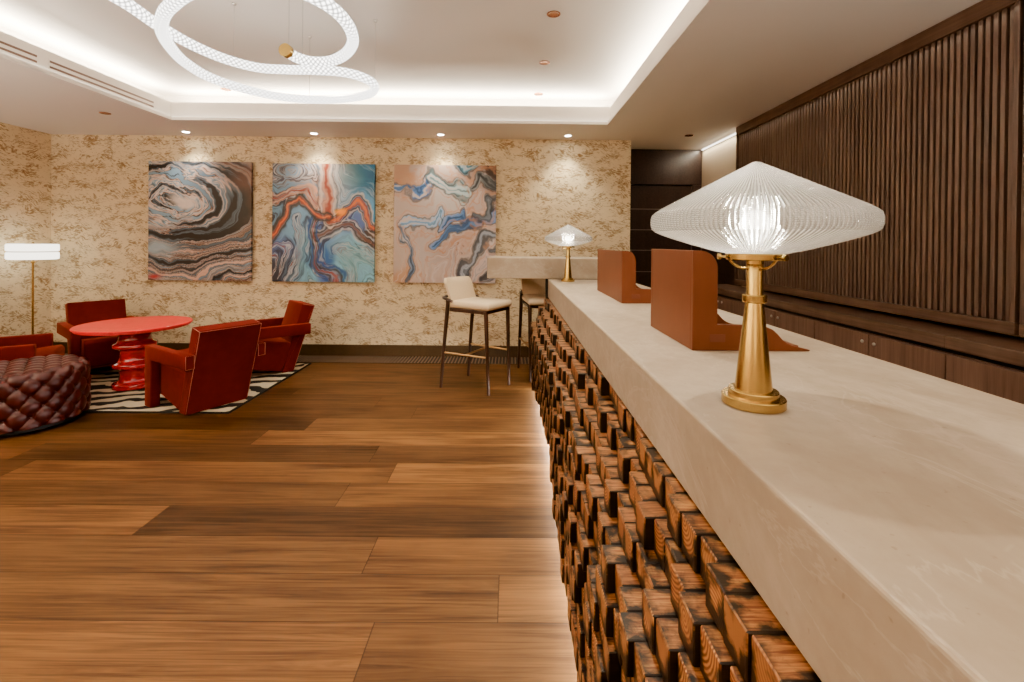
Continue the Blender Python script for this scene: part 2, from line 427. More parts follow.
# LED strips lying on the lip (under the fascia) and on the ledge above it
for nm, e, z, inset in (('trim_2', 1.0, CZ + T + .004, .014),):
    bm = bmesh.new()
    for x in (a0 + .006, a1 - .016): box(bm, x, x + .01, b0, b1, CZ + T, CZ + T + .006)
    for y in (b0 + .006, b1 - .016): box(bm, a0 + .02, a1 - .02, y, y + .01, CZ + T, CZ + T + .006)
    struct('trim_2', bm, M['led'])
up = (PI, 0, 0)
cove = 1.0
for nm, loc, sx, sy in (('cove_light_right', (a1 + t + .10, (b0 + b1) / 2, 2.635), .05, b1 - b0), ('cove_light_left', (a0 - t - .10, (b0 + b1) / 2, 2.635), .05, b1 - b0),
                        ('cove_light_far', ((a0 + a1) / 2, b1 + t + .10, 2.635), a1 - a0, .05), ('cove_light_near', ((a0 + a1) / 2, b0 - t - .10, 2.635), a1 - a0, .05)):
    light('AREA', nm, loc, 11.5 * max(sx, sy), SOFT, up, shape='RECTANGLE', size=sx, size_y=sy)

# baseboards
struct('baseboard_back', bx(LX, 1.36, WY - .018, WY - .001, 0, .127, bev=.002), M['bronze'])
struct('baseboard_left', bx(LX + .001, LX + .018, FY, WY - .02, 0, .127, bev=.002), M['bronze'])

# end door: dark veneered boards in a deep frame
DY = 5.62
fr = bmesh.new()
box(fr, 1.362, RX - .002, DY, DY + .075, 2.035, CZ - .002, bev=.003); box(fr, 2.252, RX - .002, DY, DY + .075, 0, 2.033, bev=.003)
d1 = struct('door_1', fr, M['door'])
lf = bmesh.new()
for z0, z1 in ((.0, .185), (.19, .442), (.447, .699), (.704, .952), (.957, 1.218), (1.223, 1.472), (1.477, 1.73), (1.735, 2.03)):
    box(lf, 1.364, 2.25, DY + .035, DY + .07, z0, z1, bev=.002)
obj('door_leaf', lf, M['door'], d1)
il = bmesh.new()
for zz in (.188, .445, .702, .955, 1.221, 1.475, 1.733): box(il, 1.364, 2.25, DY + .033, DY + .06, zz - .005, zz + .005)
obj('door_gap_light', il, M['pale'], d1)  # pale strips colour in the light showing at the gaps between boards

# ------------------------------------------------------------------ slatted wall panels and cabinets on the right
def slat_panel(y0, y1, label):
    X1 = 2.24; z0, z1 = .90, CZ - .002
    t = thing('slat_panel', label, 'wall panel', (X1 + .06, (y0 + y1) / 2, z0), 0, 'slatted panels on the right wall')
    h = (y1 - y0) / 2; H = z1 - z0
    obj('backing', bx(.035, .055, -h, h, 0, H), M['black'], t)
    obj('top_rail', bx(-.06, .034, -h, h, H - .085, H, bev=.003), M['slath'], t)
    obj('bottom_rail', bx(-.06, .034, -h, h, 0, .055, bev=.003), M['slath'], t)
    for s_ in (-1, 1):
        a = s_ * h; obj('stile', bx(-.058, .033, min(a, a - s_ * .02), max(a, a - s_ * .02), .056, H - .086, bev=.002), M['slat'], t)
    bm = bmesh.new(); y = -h + .038
    while y < h - .03:
        box(bm, -.048, -.020, y - .0102, y + .0102, .056, H - .086, bev=.0015, seg=1); y += .0352
    obj('slat_infill', bm, M['slat'], t)
    return t
slat_panel(2.008, 4.533, 'long dark slatted timber panel above the cabinets, behind the nearest lamp')
slat_panel(-.55, 1.990, 'near dark slatted timber panel, only its edge stile in frame at right')
light('AREA', 'slat_top_light', (2.215, 2.2, CZ - .10), 1.6, WARM, (0, math.radians(12), 0), shape='RECTANGLE', size=.02, size_y=4.6)

cn = {(2.11): 'second', 3.02: 'third'}
cab_labels = ['nearest low dark oak cabinet under the slatted panel, at right frame edge', 'low dark oak cabinet with a lock pair, right of the nearest lamp base',
              'low dark oak cabinet directly behind the stem of the nearest lamp', 'far low dark oak cabinet beyond the tan leather divider']
def cabinet(y0, y1, label):
    t = thing('storage_cabinet', label, 'cabinet', (2.19, (y0 + y1) / 2, 0), 0, 'low cabinets along the right wall')
    h = (y1 - y0) / 2 - .001
    obj('carcass', bx(-.13, .165, -h, h, .0, .795), M['cab'], t)
    for s_ in (-1, 1):
        a, b = (-h + .002, -.003) if s_ < 0 else (.003, h - .002)
        d = obj('door', bx(-.155, -.132, a, b, .03, .79, bev=.0015), M['cab'], t)
        for q in (0,):
            k = lt([(0, 0), (.009, 0), (.0105, -.002), (.0105, -.005), (.008, -.008), (.003, -.0085), (0, -.007)], 20)
            bmesh.ops.rotate(k, verts=k.verts, matrix=Matrix.Rotation(-PI / 2, 3, 'Y')); bmesh.ops.scale(k, verts=k.verts, vec=(1, 1, 1))
            for v in k.verts: v.co.x = -.155 - abs(v.co.x)
            bmesh.ops.translate(k, verts=k.verts, vec=(0, s_ * .042, .745))
            tag(obj('lock', k, M['steel'], d, smooth=True), 'small round steel lock')
    return t
for (y0, y1), lb in zip(((1.20, 2.11), (2.11, 3.02), (3.02, 3.93), (3.93, 4.84)), cab_labels):
    cabinet(y0, y1, lb)
bt = thing('cabinet_top', 'long dark oak ledge lying over the low cabinets', 'counter top', (2.19, 3.0, .797))
for y0, y1 in ((.60, 2.108), (2.110, 3.70), (3.702, 4.86)):
    obj('ledge_board', bx(-.16, .17, y0 - 3, y1 - 3, .02, .079, bev=.003), M['slath'], bt)
obj('shadow_strip', bx(-.135, .16, -2.4, 1.84, .0, .0195), M['black'], bt)

light('AREA', 'side_wall_cove', (RX - .035, 5.09, CZ - .012), 4., WARM, (0, math.radians(20), 0), shape='RECTANGLE', size=.03, size_y=1.0)
struct('trim_3', bx(RX - .016, RX - .002, 4.56, 5.60, CZ - .012, CZ - .001), M['led'])

# ------------------------------------------------------------------ reception counter
SX, HT = .345, .97
rc = thing('reception_counter', 'reception counter faced with staggered charred timber blocks, beneath the stone slab', 'counter', (0, 0, 0))
bm = bmesh.new(); box(bm, .40, 1.0, -.7, 4.06, .0, .803)
obj('core', bm, M['char'], rc)
bm = bmesh.new(); uvl = bm.loops.layers.uv.new('UVMap'); cl = bm.loops.layers.float_color.new('blk')
rows = 11; rh = (.803 - .045) / rows; pw = .064
rr = random.Random(3)
for r in range(rows):
    zb = .045 + r * rh; zt = zb + rh - .0015
    y = -.65 + (pw * .5 if r % 2 else 0)
    while y < 4.02:
        zc = zb + rh / 2
        xf = .228 + .105 * max(0, (zc - .56) / .22) ** 1.15 + .014 * math.sin(y * 2.6 + zc * 5) - .012 * math.cos(y * 1.1 - zc * 7) + rr.uniform(-.016, .015)
        if y > 2.6: xf -= .015 * (y - 2.6)
        w = pw - .0015
        y1 = min(y + w, 4.055)
        vs = box(bm, xf, .405, y, y1, zb, zt)
        r1, r2 = rr.random(), rr.random()
        for f in {f for v in vs for f in v.link_faces}:
            n = f.normal if f.normal.length > 0 else None
            f.normal_update(); n = f.normal
            for lp in f.loops:
                c = lp.vert.co
                fy = (c.y - y) / (y1 - y); fz = (c.z - zb) / (zt - zb); fx = (c.x - xf) / .085
                if abs(n.x) > .5: uvv, k = (fy, fz), 0.
                elif abs(n.z) > .5: uvv, k = (fy, fx), .5
                else: uvv, k = (fz, fx), 1.
                lp[uvl].uv = uvv; lp[cl] = (r1, r2, k, 1)
        y += pw
es = [e for e in bm.edges if abs((e.verts[0].co.x + e.verts[1].co.x) / 2 - .405) > .003]
bmesh.ops.bevel(bm, geom=es, offset=.0022, segments=1, profile=.5, affect='EDGES')
obj('timber_cladding', bm, M['block'], rc)
light('AREA', 'toe_kick_light', (.285, 1.75, .036), 44., (1, .96, .90), (0, math.radians(66), 0), shape='RECTANGLE', size=.015, size_y=4.6)
ct = obj('counter_top', bx(SX, 1.048, -.75, 4.10, .806, HT, bev=.006, seg=3), M['stone'])
tag(ct, 'long thick beige limestone slab on the reception counter, carrying the lamps', 'counter top')

# raised bar at the far end
bar = thing('raised_bar', 'raised stone bar slab crossing the far end of the counter', 'bar counter', (0, 0, 0))
obj('bar_slab', bx(-.205, 1.0, 4.104, 4.70, .972, 1.158, bev=.006, seg=3), M['stone'], bar)
tag(obj('support_panel', bx(.325, 1.0, 4.104, 4.14, 0, .9715), M['char'], bar), 'dark upright support')

# ------------------------------------------------------------------ table lamps
def table_lamp(loc, label):
    t = thing('table_lamp', label, 'table lamp', loc, 0, 'table lamps on the counter')
    obj('base', lt([(0, 0), (.0565, 0), (.058, .0015), (.058, .0165), (.0565, .018), (.046, .018), (.0455, .0285), (.0445, .03), (0, .03)], 64), M['brass'], t, True, auto=30)
    obj('stem', lt([(0, .0302), (.0345, .0302), (.034, .034), (.0165, .204), (.0155, .208), (.0155, .277), (.0145, .279), (0, .279)], 48), M['brass'], t, True, auto=30)
    obj('collar', lt([(.0155, .203), (.0215, .203), (.0225, .2045), (.0225, .2165), (.0215, .218), (.0155, .218)], 48), M['brass'], t, True, auto=30)
    bm = lt([(.040, .287), (.053, .287), (.054, .2885), (.054, .298), (.052, .300), (.040, .300), (.040, .287)], 64)
    g = obj('shade_carrier', bm, M['brass'], t, True, auto=30)
    for k in range(3):
        a = k * 2 * PI / 3 + 2.95
        bm = bmesh.new()
        ca, sa = math.cos(a), math.sin(a)
        tube(bm, catmull([(.010 * ca, .010 * sa, .272), (.024 * ca, .024 * sa, .271), (.040 * ca, .040 * sa, .279), (.050 * ca, .050 * sa, .291)], 5), .0028, 8)
        obj('bracket', bm, M['brass'], g, True)
        bm = bmesh.new()
        tube(bm, [(.050 * ca, .050 * sa, .293), (.066 * ca, .066 * sa, .293)], .0022, 8); tube(bm, [(.064 * ca, .064 * sa, .293), (.070 * ca, .070 * sa, .293)], .0058, 12)
        obj('thumbscrew', bm, M['brass'], g, True, auto=40)
    obj('lamp_holder', lt([(0, .279), (.016, .279), (.016, .287), (.010, .290), (.013, .294), (.013, .325), (0, .325)], 32), M['brass'], t, True, auto=30)
    # ribbed glass shade: thin shell, ribs modelled round the axis
    prof = [(.042, .299), (.058, .3005), (.085, .307), (.120, .317), (.155, .328), (.178, .3365), (.190, .342), (.1965, .348), (.1985, .355), (.199, .362), (.1985, .369), (.1965, .376), (.190, .382), (.176, .391), (.150, .405),
            (.115, .4235), (.080, .4425), (.045, .461), (.020, .4745), (.008, .481), (.0, .483)]
    bm = bmesh.new(); uvl = bm.loops.layers.uv.new('UVMap')
    seg = 600; rings = []
    for i, (r, z) in enumerate(prof):
        ring = []
        for k in range(seg):
            a = 2 * PI * k / seg
            amp = .0009 * min(1, r / .06)
            q = max(.0004, r) + (amp if k % 4 in (0, 1) else -amp)
            ring.append(bm.verts.new((q * math.cos(a), q * math.sin(a), z)))
        rings.append(ring)
    for i in range(len(prof) - 1):
        for k in range(seg):
            j = (k + 1) % seg
            f = bm.faces.new((rings[i][k], rings[i][j], rings[i + 1][j], rings[i + 1][k]))
            for lp, (uu, vv) in zip(f.loops, ((k, i), (k + 1, i), (k + 1, i + 1), (k, i + 1))):
                rr_, z_ = prof[vv]
                lp[uvl].uv = (uu / seg, vv / 20 if not 5 <= vv <= 13 else vv / 20)
    obj('shade', bm, M['glass'], t, True)
    obj('bulb', lt([(0, .322), (.012, .322), (.016, .326), (.022, .336), (.0265, .350), (.0265, .362), (.022, .374), (.014, .383), (.006, .3865), (0, .387)], 40), M['bulb'], t, True)
    return t
l1 = table_lamp((.488, .904, HT + .0005), 'brass table lamp with wide ribbed glass shade, nearest the camera on the counter')
l2 = copy_tree(l1); l2.location = (.494, 3.860, HT + .0005)
l2['label'] = 'brass table lamp with glass shade at the far counter end, before the raised bar'
for o in (l1, l2):
    light('POINT', 'lamp_glow', (o.location.x, o.location.y, HT + .356), 8.0, (1, .91, .78), shadow_soft_size=.031)

# ------------------------------------------------------------------ tan leather counter dividers
def divider(x, y, L, Hh, label):
    t = thing('desk_divider', label, 'desk organizer', (x, y, HT + .0005), 0, 'tan leather dividers on the counter')
    prof = [(0, 0), (.352, 0), (.356, .004), (.30, .017), (.285, .024), (.272, .034), (.258, .050), (.243, .064), (.222, .073), (.20, .0765), (.075, .0785), (.075, Hh - .055)]
    prof += [(.075 - .055 * (1 - math.cos(a)), Hh - .055 + .055 * math.sin(a)) for a in [k * PI / 16 for k in range(1, 9)]] + [(0, Hh)]
    for y0, y1 in ((0, .016), (L - .016, L)):
        bm = bmesh.new(); prism(bm, prof, lambda p, q, s_: (p, s_, q), y0, y1, bev=.0012, seg=1)
        sp = obj('side_panel', bm, M['tan'], t)
        if y0 == 0:
            bm = bx(.052, .098, -.0006, .004, .026, .049, bev=.0004, seg=1)
            tag(obj('slot_inlay', bm, M['tan_in'], sp), 'pale rectangular slot')
    obj('front_panel', bx(.0, .012, .0165, L - .0165, 0, Hh, bev=.0012, seg=1), M['tan'], t)
    obj('shelf', bx(.0125, .33, .0165, L - .0165, .004, .014, bev=.001, seg=1), M['tan'], t)
    obj('back_panel', bx(.0635, .0745, .0165, L - .0165, .0145, Hh - .058, bev=.001, seg=1), M['tan'], t)
    return t
divider(.549, 1.360, .405, .300, 'near tan leather divider with curved foot, beside the nearest lamp stem')
divider(.604, 2.445, .690, .283, 'far tan leather divider on the counter, in front of the raised bar')

# ------------------------------------------------------------------ bar stools
def bar_stool(loc, th, label):
    t = thing('bar_stool', label, 'bar stool', loc, th - PI / 2, 'bar stools by the stone bar')
    # local: +y is where the sitter faces
    bm = bmesh.new(); box(bm, -.205, .205, -.20, .235, .712, .775, bev=.028, seg=4)
    for v in bm.verts:
        d = max(abs(v.co.x) / .205, abs(v.co.y - .017) / .22)
        if v.co.z > .745: v.co.z += .012 * (1 - d ** 2)
        v.co.x *= 1 - .05 * max(0, -v.co.y) / .2
    obj('seat', bm, M['boucle'], t, True)
    bm = bmesh.new()
    n, m = 14, 10; fr_, bk = [], []
    def pt(i, j, side):
        u = -1 + 2 * i / n; v = j / m
        w = .186 + .014 * v; ru = .32
        x = u * w; z = .745 + v * .225
        # rounded upper corners
        if v > .75:
            x *= 1 - .16 * ((v - .75) / .25) ** 2.4
        y = -.195 - .085 * v + .030 * (u * u) * 1.0
        th_ = .030 * (1 - .55 * max(abs(u), abs(2 * v - 1)) ** 6)
        return (x, y + side * th_, z)
    for j in range(m + 1):
        fr_.append([bm.verts.new(pt(i, j, 1)) for i in range(n + 1)]); bk.append([bm.verts.new(pt(i, j, -1)) for i in range(n + 1)])
    for j in range(m):
        for i in range(n):
            bm.faces.new((fr_[j][i], fr_[j][i + 1], fr_[j + 1][i + 1], fr_[j + 1][i])); bm.faces.new((bk[j][i], bk[j + 1][i], bk[j + 1][i + 1], bk[j][i + 1]))
        bm.faces.new((fr_[j][0], fr_[j + 1][0], bk[j + 1][0], bk[j][0])); bm.faces.new((fr_[j][n], bk[j][n], bk[j + 1][n], fr_[j + 1][n]))
    for i in range(n):
        bm.faces.new((fr_[0][i], bk[0][i], bk[0][i + 1], fr_[0][i + 1])); bm.faces.new((fr_[m][i], fr_[m][i + 1], bk[m][i + 1], bk[m][i]))
    obj('backrest', bm, M['boucle'], t, True, auto=50)
    bm = bmesh.new()
    box(bm, -.182, .182, .178, .202, .682, .711, bev=.004); box(bm, -.182, .182, -.195, -.171, .682, .711, bev=.004)
    box(bm, -.196, -.174, -.17, .177, .682, .711, bev=.004); box(bm, .174, .196, -.17, .177, .682, .711, bev=.004)
    obj('seat_frame', bm, M['walnut'], t)
    for sx in (-1, 1):
        bm = bmesh.new(); tube(bm, [(sx * .173, .218, 0), (sx * .179, .205, .35), (sx * .183, .192, .69), (sx * .183, .192, .708)], [.0125, .0155, .019, .019], 12)
        obj('leg', bm, M['walnut'], t, True, auto=50)
        bm = bmesh.new(); tube(bm, [(sx * .212, -.262, 0), (sx * .205, -.235, .35), (sx * .199, -.208, .66), (sx * .199, -.200, .755), (sx * .200, -.205, .790)], [.0125, .0155, .019, .018, .015], 12)
        obj('leg', bm, M['walnut'], t, True, auto=50)
    bm = bmesh.new()
    tube(bm, catmull([(-.205, -.150, .772), (-.208, -.185, .785), (-.203, -.225, .792), (-.17, -.272, .795), (-.09, -.300, .797), (0, -.300, .797), (.09, -.300, .797), (.17, -.272, .795), (.203, -.225, .792), (.208, -.185, .785), (.205, -.150, .772)], 5), .0125, 10)
    obj('back_rail', bm, M['walnut'], t, True, auto=50)
    bm = bmesh.new()
    for sx in (-1, 1): tube(bm, [(sx * .179, .208, .315), (sx * .206, -.240, .315)], .0085, 8)
    tube(bm, [(-.193, -.016, .315), (.193, -.016, .315)], .0085, 8)
    obj('footrest', bm, M['brass_dark'], t, True, auto=50)
    return t
bar_stool((-.274, 4.105, 0), math.radians(-30), 'whole cream bar stool with dark legs standing left of the counter')
s2 = copy_tree(bpy.data.objects['bar_stool']); s2.location = (.345, 4.475, 0); s2.rotation_euler.z = math.radians(-82) - PI / 2
s2['label'] = 'cream bar stool half hidden behind the timber counter, under the raised bar'

# ------------------------------------------------------------------ lounge: rug, table, armchairs, ottoman, floor lamp
RZ = .011
rg = thing('rug', 'black and cream zebra striped rug under the red table and armchairs', 'rug', (-3.4, 4.09, 0))
bm = bmesh.new(); box(bm, -1.305, 1.305, -.69, .69, .0005, RZ, bev=.003); obj('pile', bm, M['rug'], rg)
bm = bmesh.new()
for a in ((-1.32, 1.32, -.705, -.6905), (-1.32, 1.32, .6905, .705), (-1.32, -1.3055, -.69, .69), (1.3055, 1.32, -.69, .69)): box(bm, *a, .0004, RZ - .0005)
obj('binding', bm, M['rugedge'], rg)
RZ += .001

tb = thing('side_table', 'round glossy red table with a marbled top and ringed pedestal', 'table', (-3.275, 3.995, RZ))
obj('tabletop', lt([(0, .512), (.385, .512), (.398, .515), (.402, .522), (.400, .528), (.407, .529), (.413, .534), (.413, .541), (.408, .546), (0, .546)], 96), M['redm'], tb, True, auto=30)
def flare(z, r0, r1, h): return [(r0, z), (r0 + (r1 - r0) * .45, z + h * .12), (r1 - .004, z + h * .22), (r1, z + h * .32), (r1, z + h * .62), (r1 - .004, z + h * .70), (r0 + (r1 - r0) * .35, z + h * .84), (r0, z + h)]
pp = [(0, 0), (.154, 0), (.159, .004), (.159, .034), (.155, .040), (.128, .050), (.114, .070), (.108, .100), (.108, .130), (.114, .155), (.128, .170), (.154, .178), (.159, .183), (.159, .205), (.155, .211), (.128, .220), (.114, .238),
      (.107, .265), (.107, .300), (.113, .325), (.128, .340), (.154, .348), (.159, .353), (.159, .375), (.155, .381), (.132, .391), (.120, .410), (.116, .440), (.118, .470), (.128, .495), (.150, .511), (0, .511)]
obj('pedestal', lt(pp, 64), M['redl'], tb, True, auto=35)

def armchair(loc, th, label):
    t = thing('armchair', label, 'armchair', loc, th - PI / 2, 'rust velvet armchairs round the red table')
    X = lambda p, q, s_: (s_, p, q)
    w = .221
    bm = bmesh.new(); prism(bm, [(0, 0), (.105, 0), (-.082, .648), (-.090, .654), (-.196, .634), (-.2, .629)], X, -w, w, bev=.010, seg=3)
    back = obj('backrest', bm, M['velvet'], t, True, auto=40)
    bm = bmesh.new(); e = .219
    tube(bm, [(-e, -.003, .012), (-e, -.2, .628), (e, -.2, .628), (e, -.003, .012)], .0020, 6)
    tube(bm, [(-e, -.2, .628), (-e, -.088, .653)], .0022, 6); tube(bm, [(e, -.2, .628), (e, -.088, .653)], .0022, 6)
    tag(obj('piping', bm, M['piping'], back, True), 'pale stitched edging')
    bm = bmesh.new(); prism(bm, [(.106, .012), (.50, .105), (.575, .125), (.585, .345), (.565, .372), (.35, .352), (.018, .283), (.02, .25)], X, -w + .003, w - .003, bev=.014, seg=3)
    obj('seat', bm, M['velvet'], t, True, auto=40)
    for s_ in (-1, 1):
        bm = bmesh.new(); a, b = sorted((s_ * (w + .001), s_ * (w + .067)))
        prism(bm, [(-.142, .361), (.394, .361), (.396, 0), (.498, 0), (.498, .465), (-.142, .465)], X, a, b, bev=.008, seg=3)
        ar = obj('armrest', bm, M['velvet'], t, True, auto=40)
        bm = bmesh.new(); z0, z1 = .366, .46
        tube(bm, [(a + .006, -.1435, z0), (b - .006, -.1435, z0), (b - .006, -.1435, z1), (a + .006, -.1435, z1), (a + .006, -.1435, z0)], .0014, 6)
        tag(obj('piping', bm, M['piping'], ar, True), 'pale stitched edging')
    return t
c0 = armchair((-2.231, 3.496, RZ), 2.592, 'rust velvet armchair seen from behind, nearest the camera on the rug')
for lo, th, lb in (((-2.266, 4.638, RZ), 3.879, 'rust velvet armchair in side view at the rug corner, facing left'), ((-4.118, 4.586, RZ), -.646, 'rust velvet armchair facing the camera, behind the red table'),
                   ((-4.193, 3.434, RZ), math.radians(34.6), 'rust velvet armchair behind the tufted ottoman, cut by the left frame edge')):
    c = copy_tree(c0); c.location = lo; c.rotation_euler.z = th - PI / 2; c['label'] = lb

# tufted ottoman
ot = thing('ottoman', 'round oxblood leather tufted ottoman at the left frame edge', 'ottoman', (-3.383, 3.196, RZ + .0005))
R, Hh = .322, .385
NB = 16; pit = .135
bm = bmesh.new()
def prof_pt(s_):
    """arc length along the outline -> (r, z, nr, nz)"""
    q = .055; side = Hh - .03 - q
    if s_ < side: return R, .03 + s_, 1, 0
    s2_ = s_ - side; arc = q * PI / 2
    if s2_ < arc:
        a = s2_ / q; return R - q + q * math.cos(a), Hh - q + q * math.sin(a), math.cos(a), math.sin(a)
    return max(0, R - q - (s2_ - arc)), Hh, 0, 1
side_len = Hh - .03 - .055 + .055 * PI / 2
tot = side_len + R - .055
def tuft(a, b):
    fa, fb = abs(math.sin(PI * a)), abs(math.sin(PI * b))
    pil = (fa * fb) ** .45
    da = a - round(a); db = b - round(b); dd = math.exp(-(da * da + db * db) / .035)
    return .0165 * pil - .013 * dd
ns, na = 120, 360
rings = []
for i in range(ns + 1):
    s_ = tot * i / ns
    r, z, nr, nz = prof_pt(s_); ring = []
    for k in range(na):
        th = 2 * PI * k / na
        cs = th * NB / (2 * PI)
        d1_ = tuft(cs + s_ / pit + .25, cs - s_ / pit + .25)
        x, y = r * math.cos(th), r * math.sin(th)
        px_, py_ = x / .124, y / .130
        d2_ = tuft(px_ + py_, px_ - py_)
        wgt = min(1, max(0, (s_ - side_len + .055) / .045))
        d = d1_ * (1 - wgt) + d2_ * wgt
        # flatten at the top rim's seam
        ring.append(bm.verts.new((x + d * nr * math.cos(th), y + d * nr * math.sin(th), z + d * nz)) if r > 1e-4 or k == 0 else ring[0])
    rings.append(ring)
for i in range(ns):
    for k in range(na):
        j = (k + 1) % na
        q = [rings[i][k], rings[i][j], rings[i + 1][j], rings[i + 1][k]]
        q = list(dict.fromkeys(q))
        if len(q) > 2:
            bm.faces.new(q)
bm.faces.new(rings[0])
obj('upholstery', bm, M['leather'], ot, True)
obj('plinth', lt([(0, 0.0), (R - .03, 0.0), (R - .03, .034), (0, .034)], 48), M['black'], ot)
bp = bmesh.new(); bmesh.ops.create_uvsphere(bp, u_segments=12, v_segments=6, radius=.0095)
for v in bp.verts: v.co.z *= .5
b0_ = None
def put_button(p, n):
    global b0_
    if b0_ is None:
        b0_ = obj('button', bp, M['leather'], ot, True); b = b0_
    else:
        b = b0_.copy(); col.objects.link(b); b.parent = ot
    b.location = p; b.rotation_euler = Vector(n).to_track_quat('Z', 'Y').to_euler()
cam_dir = math.atan2(-3.209, 3.373)
for i in range(-40, 40):
    for j in range(-40, 40):
        # a = cs+s/p+.25 = i ; b = cs-s/p+.25 = j
        cs = (i + j) / 2 - .25; s_ = (i - j) / 2 * pit
        if not (0.03 < s_ < side_len - .06) or not (0 <= cs < NB): continue
        th = cs * 2 * PI / NB
        dlt = (th - cam_dir + PI) % (2 * PI) - PI
        if abs(dlt) > 1.75: continue
        r, z, nr, nz = prof_pt(s_)
        put_button(((r - .010) * math.cos(th), (r - .010) * math.sin(th), z), (math.cos(th), math.sin(th), 0))
        # top buttons
for i in range(-6, 7):
    for j in range(-6, 7):
        x = (i + j) / 2 * .124; y = (i - j) / 2 * .130
        if math.hypot(x, y) < R - .09: put_button((x, y, Hh - .010), (0, 0, 1))

# floor lamp
fl = thing('floor_lamp', 'slim brass floor lamp with two glowing stacked disc shades, by the left wall', 'floor lamp', (-4.958, 4.75, 0))
obj('base', lt([(0, 0), (.125, 0), (.13, .003), (.13, .012), (.126, .016), (.02, .018), (0, .018)], 48), M['brass'], fl, True, auto=30)
obj('pole', lt([(0, .0182), (.0095, .0182), (.0095, 1.035), (.018, 1.04), (.018, 1.055), (.009, 1.06), (.009, 1.075), (0, 1.075)], 20), M['brass'], fl, True, auto=30)
for z0 in (1.076, 1.160):
    r = .197; q = .014; h = .076
    obj('disc_shade', lt([(0, z0), (r - q, z0), (r - .004, z0 + .004), (r, z0 + q), (r, z0 + h - q), (r - .004, z0 + h - .004), (r - q, z0 + h), (0, z0 + h)], 64), M['opal'], fl, True, auto=60)
obj('band', lt([(0, 1.1525), (.203, 1.1525), (.204, 1.156), (.203, 1.1595), (0, 1.1595)], 64), M['brass'], fl, True, auto=30)
obj('finial', lt([(0, 1.2365), (.06, 1.2365), (.06, 1.240), (.012, 1.242), (.008, 1.252), (0, 1.254)], 32), M['brass'], fl, True, auto=40)

# ------------------------------------------------------------------ paintings: poured-paint abstracts
def vnoise(x, y, seed):
    rs = np.random.RandomState(seed); L = rs.rand(64, 64)
    xi = np.floor(x).astype(int); yi = np.floor(y).astype(int); fx = x - xi; fy = y - yi
    fx = fx * fx * (3 - 2 * fx); fy = fy * fy * (3 - 2 * fy)
    g = lambda i, j: L[i % 64, j % 64]
    return (g(xi, yi) * (1 - fx) + g(xi + 1, yi) * fx) * (1 - fy) + (g(xi, yi + 1) * (1 - fx) + g(xi + 1, yi + 1) * fx) * fy - .5
def fbm(x, y, seed, o=4):
    s_ = 0; a = 1
    for k in range(o): s_ = s_ + a * vnoise(x * 2 ** k, y * 2 ** k, seed + k); a *= .5
    return s_
def blend(u, v, anchors, power=5.):
    num = 0; den = 0
    for (au, av, c) in anchors:
        w = 1 / (((u - au) ** 2 + (v - av) ** 2) ** (power / 2) + 1e-6)
        num = num + w[..., None] * np.array(c); den = den + w
    return num / den[..., None]
def ramp1(t, stops):
    p = [s[0] for s in stops]; return np.stack([np.interp(t, p, [s[1][k] for s in stops]) for k in range(3)], -1)
def over(c, m, k, a=1.):
    m = np.clip(m, 0, 1)[..., None] * a
    return c * (1 - m) + np.array(k) * m
def line(t, c, w): return np.exp(-((t - c) / w) ** 2)
BLK = (.012, .010, .012); DB = (.045, .026, .02); BR = (.15, .075, .05); PK = (.50, .36, .30); WH = (.74, .66, .61); GB = (.10, .14, .19); LB = (.25, .38, .52); BL = (.03, .10, .26)
OR = (.66, .22, .02); YE = (.90, .46, .04); TE = (.045, .24, .40); AQ = (.30, .50, .58); PU = (.12, .16, .33); SK = (.62, .42, .33); RB = (.30, .075, .035)
def warp(u, v, s, a1, a2, f1=2.2, f2=7.):
    x = u + a1 * fbm(u * f1, v * f1, s) + a2 * fbm(u * f2, v * f2, s + 20)
    y = v + a1 * fbm(u * f1 + 9, v * f1, s + 10) + a2 * fbm(u * f2 + 5, v * f2, s + 30)
    return x, y
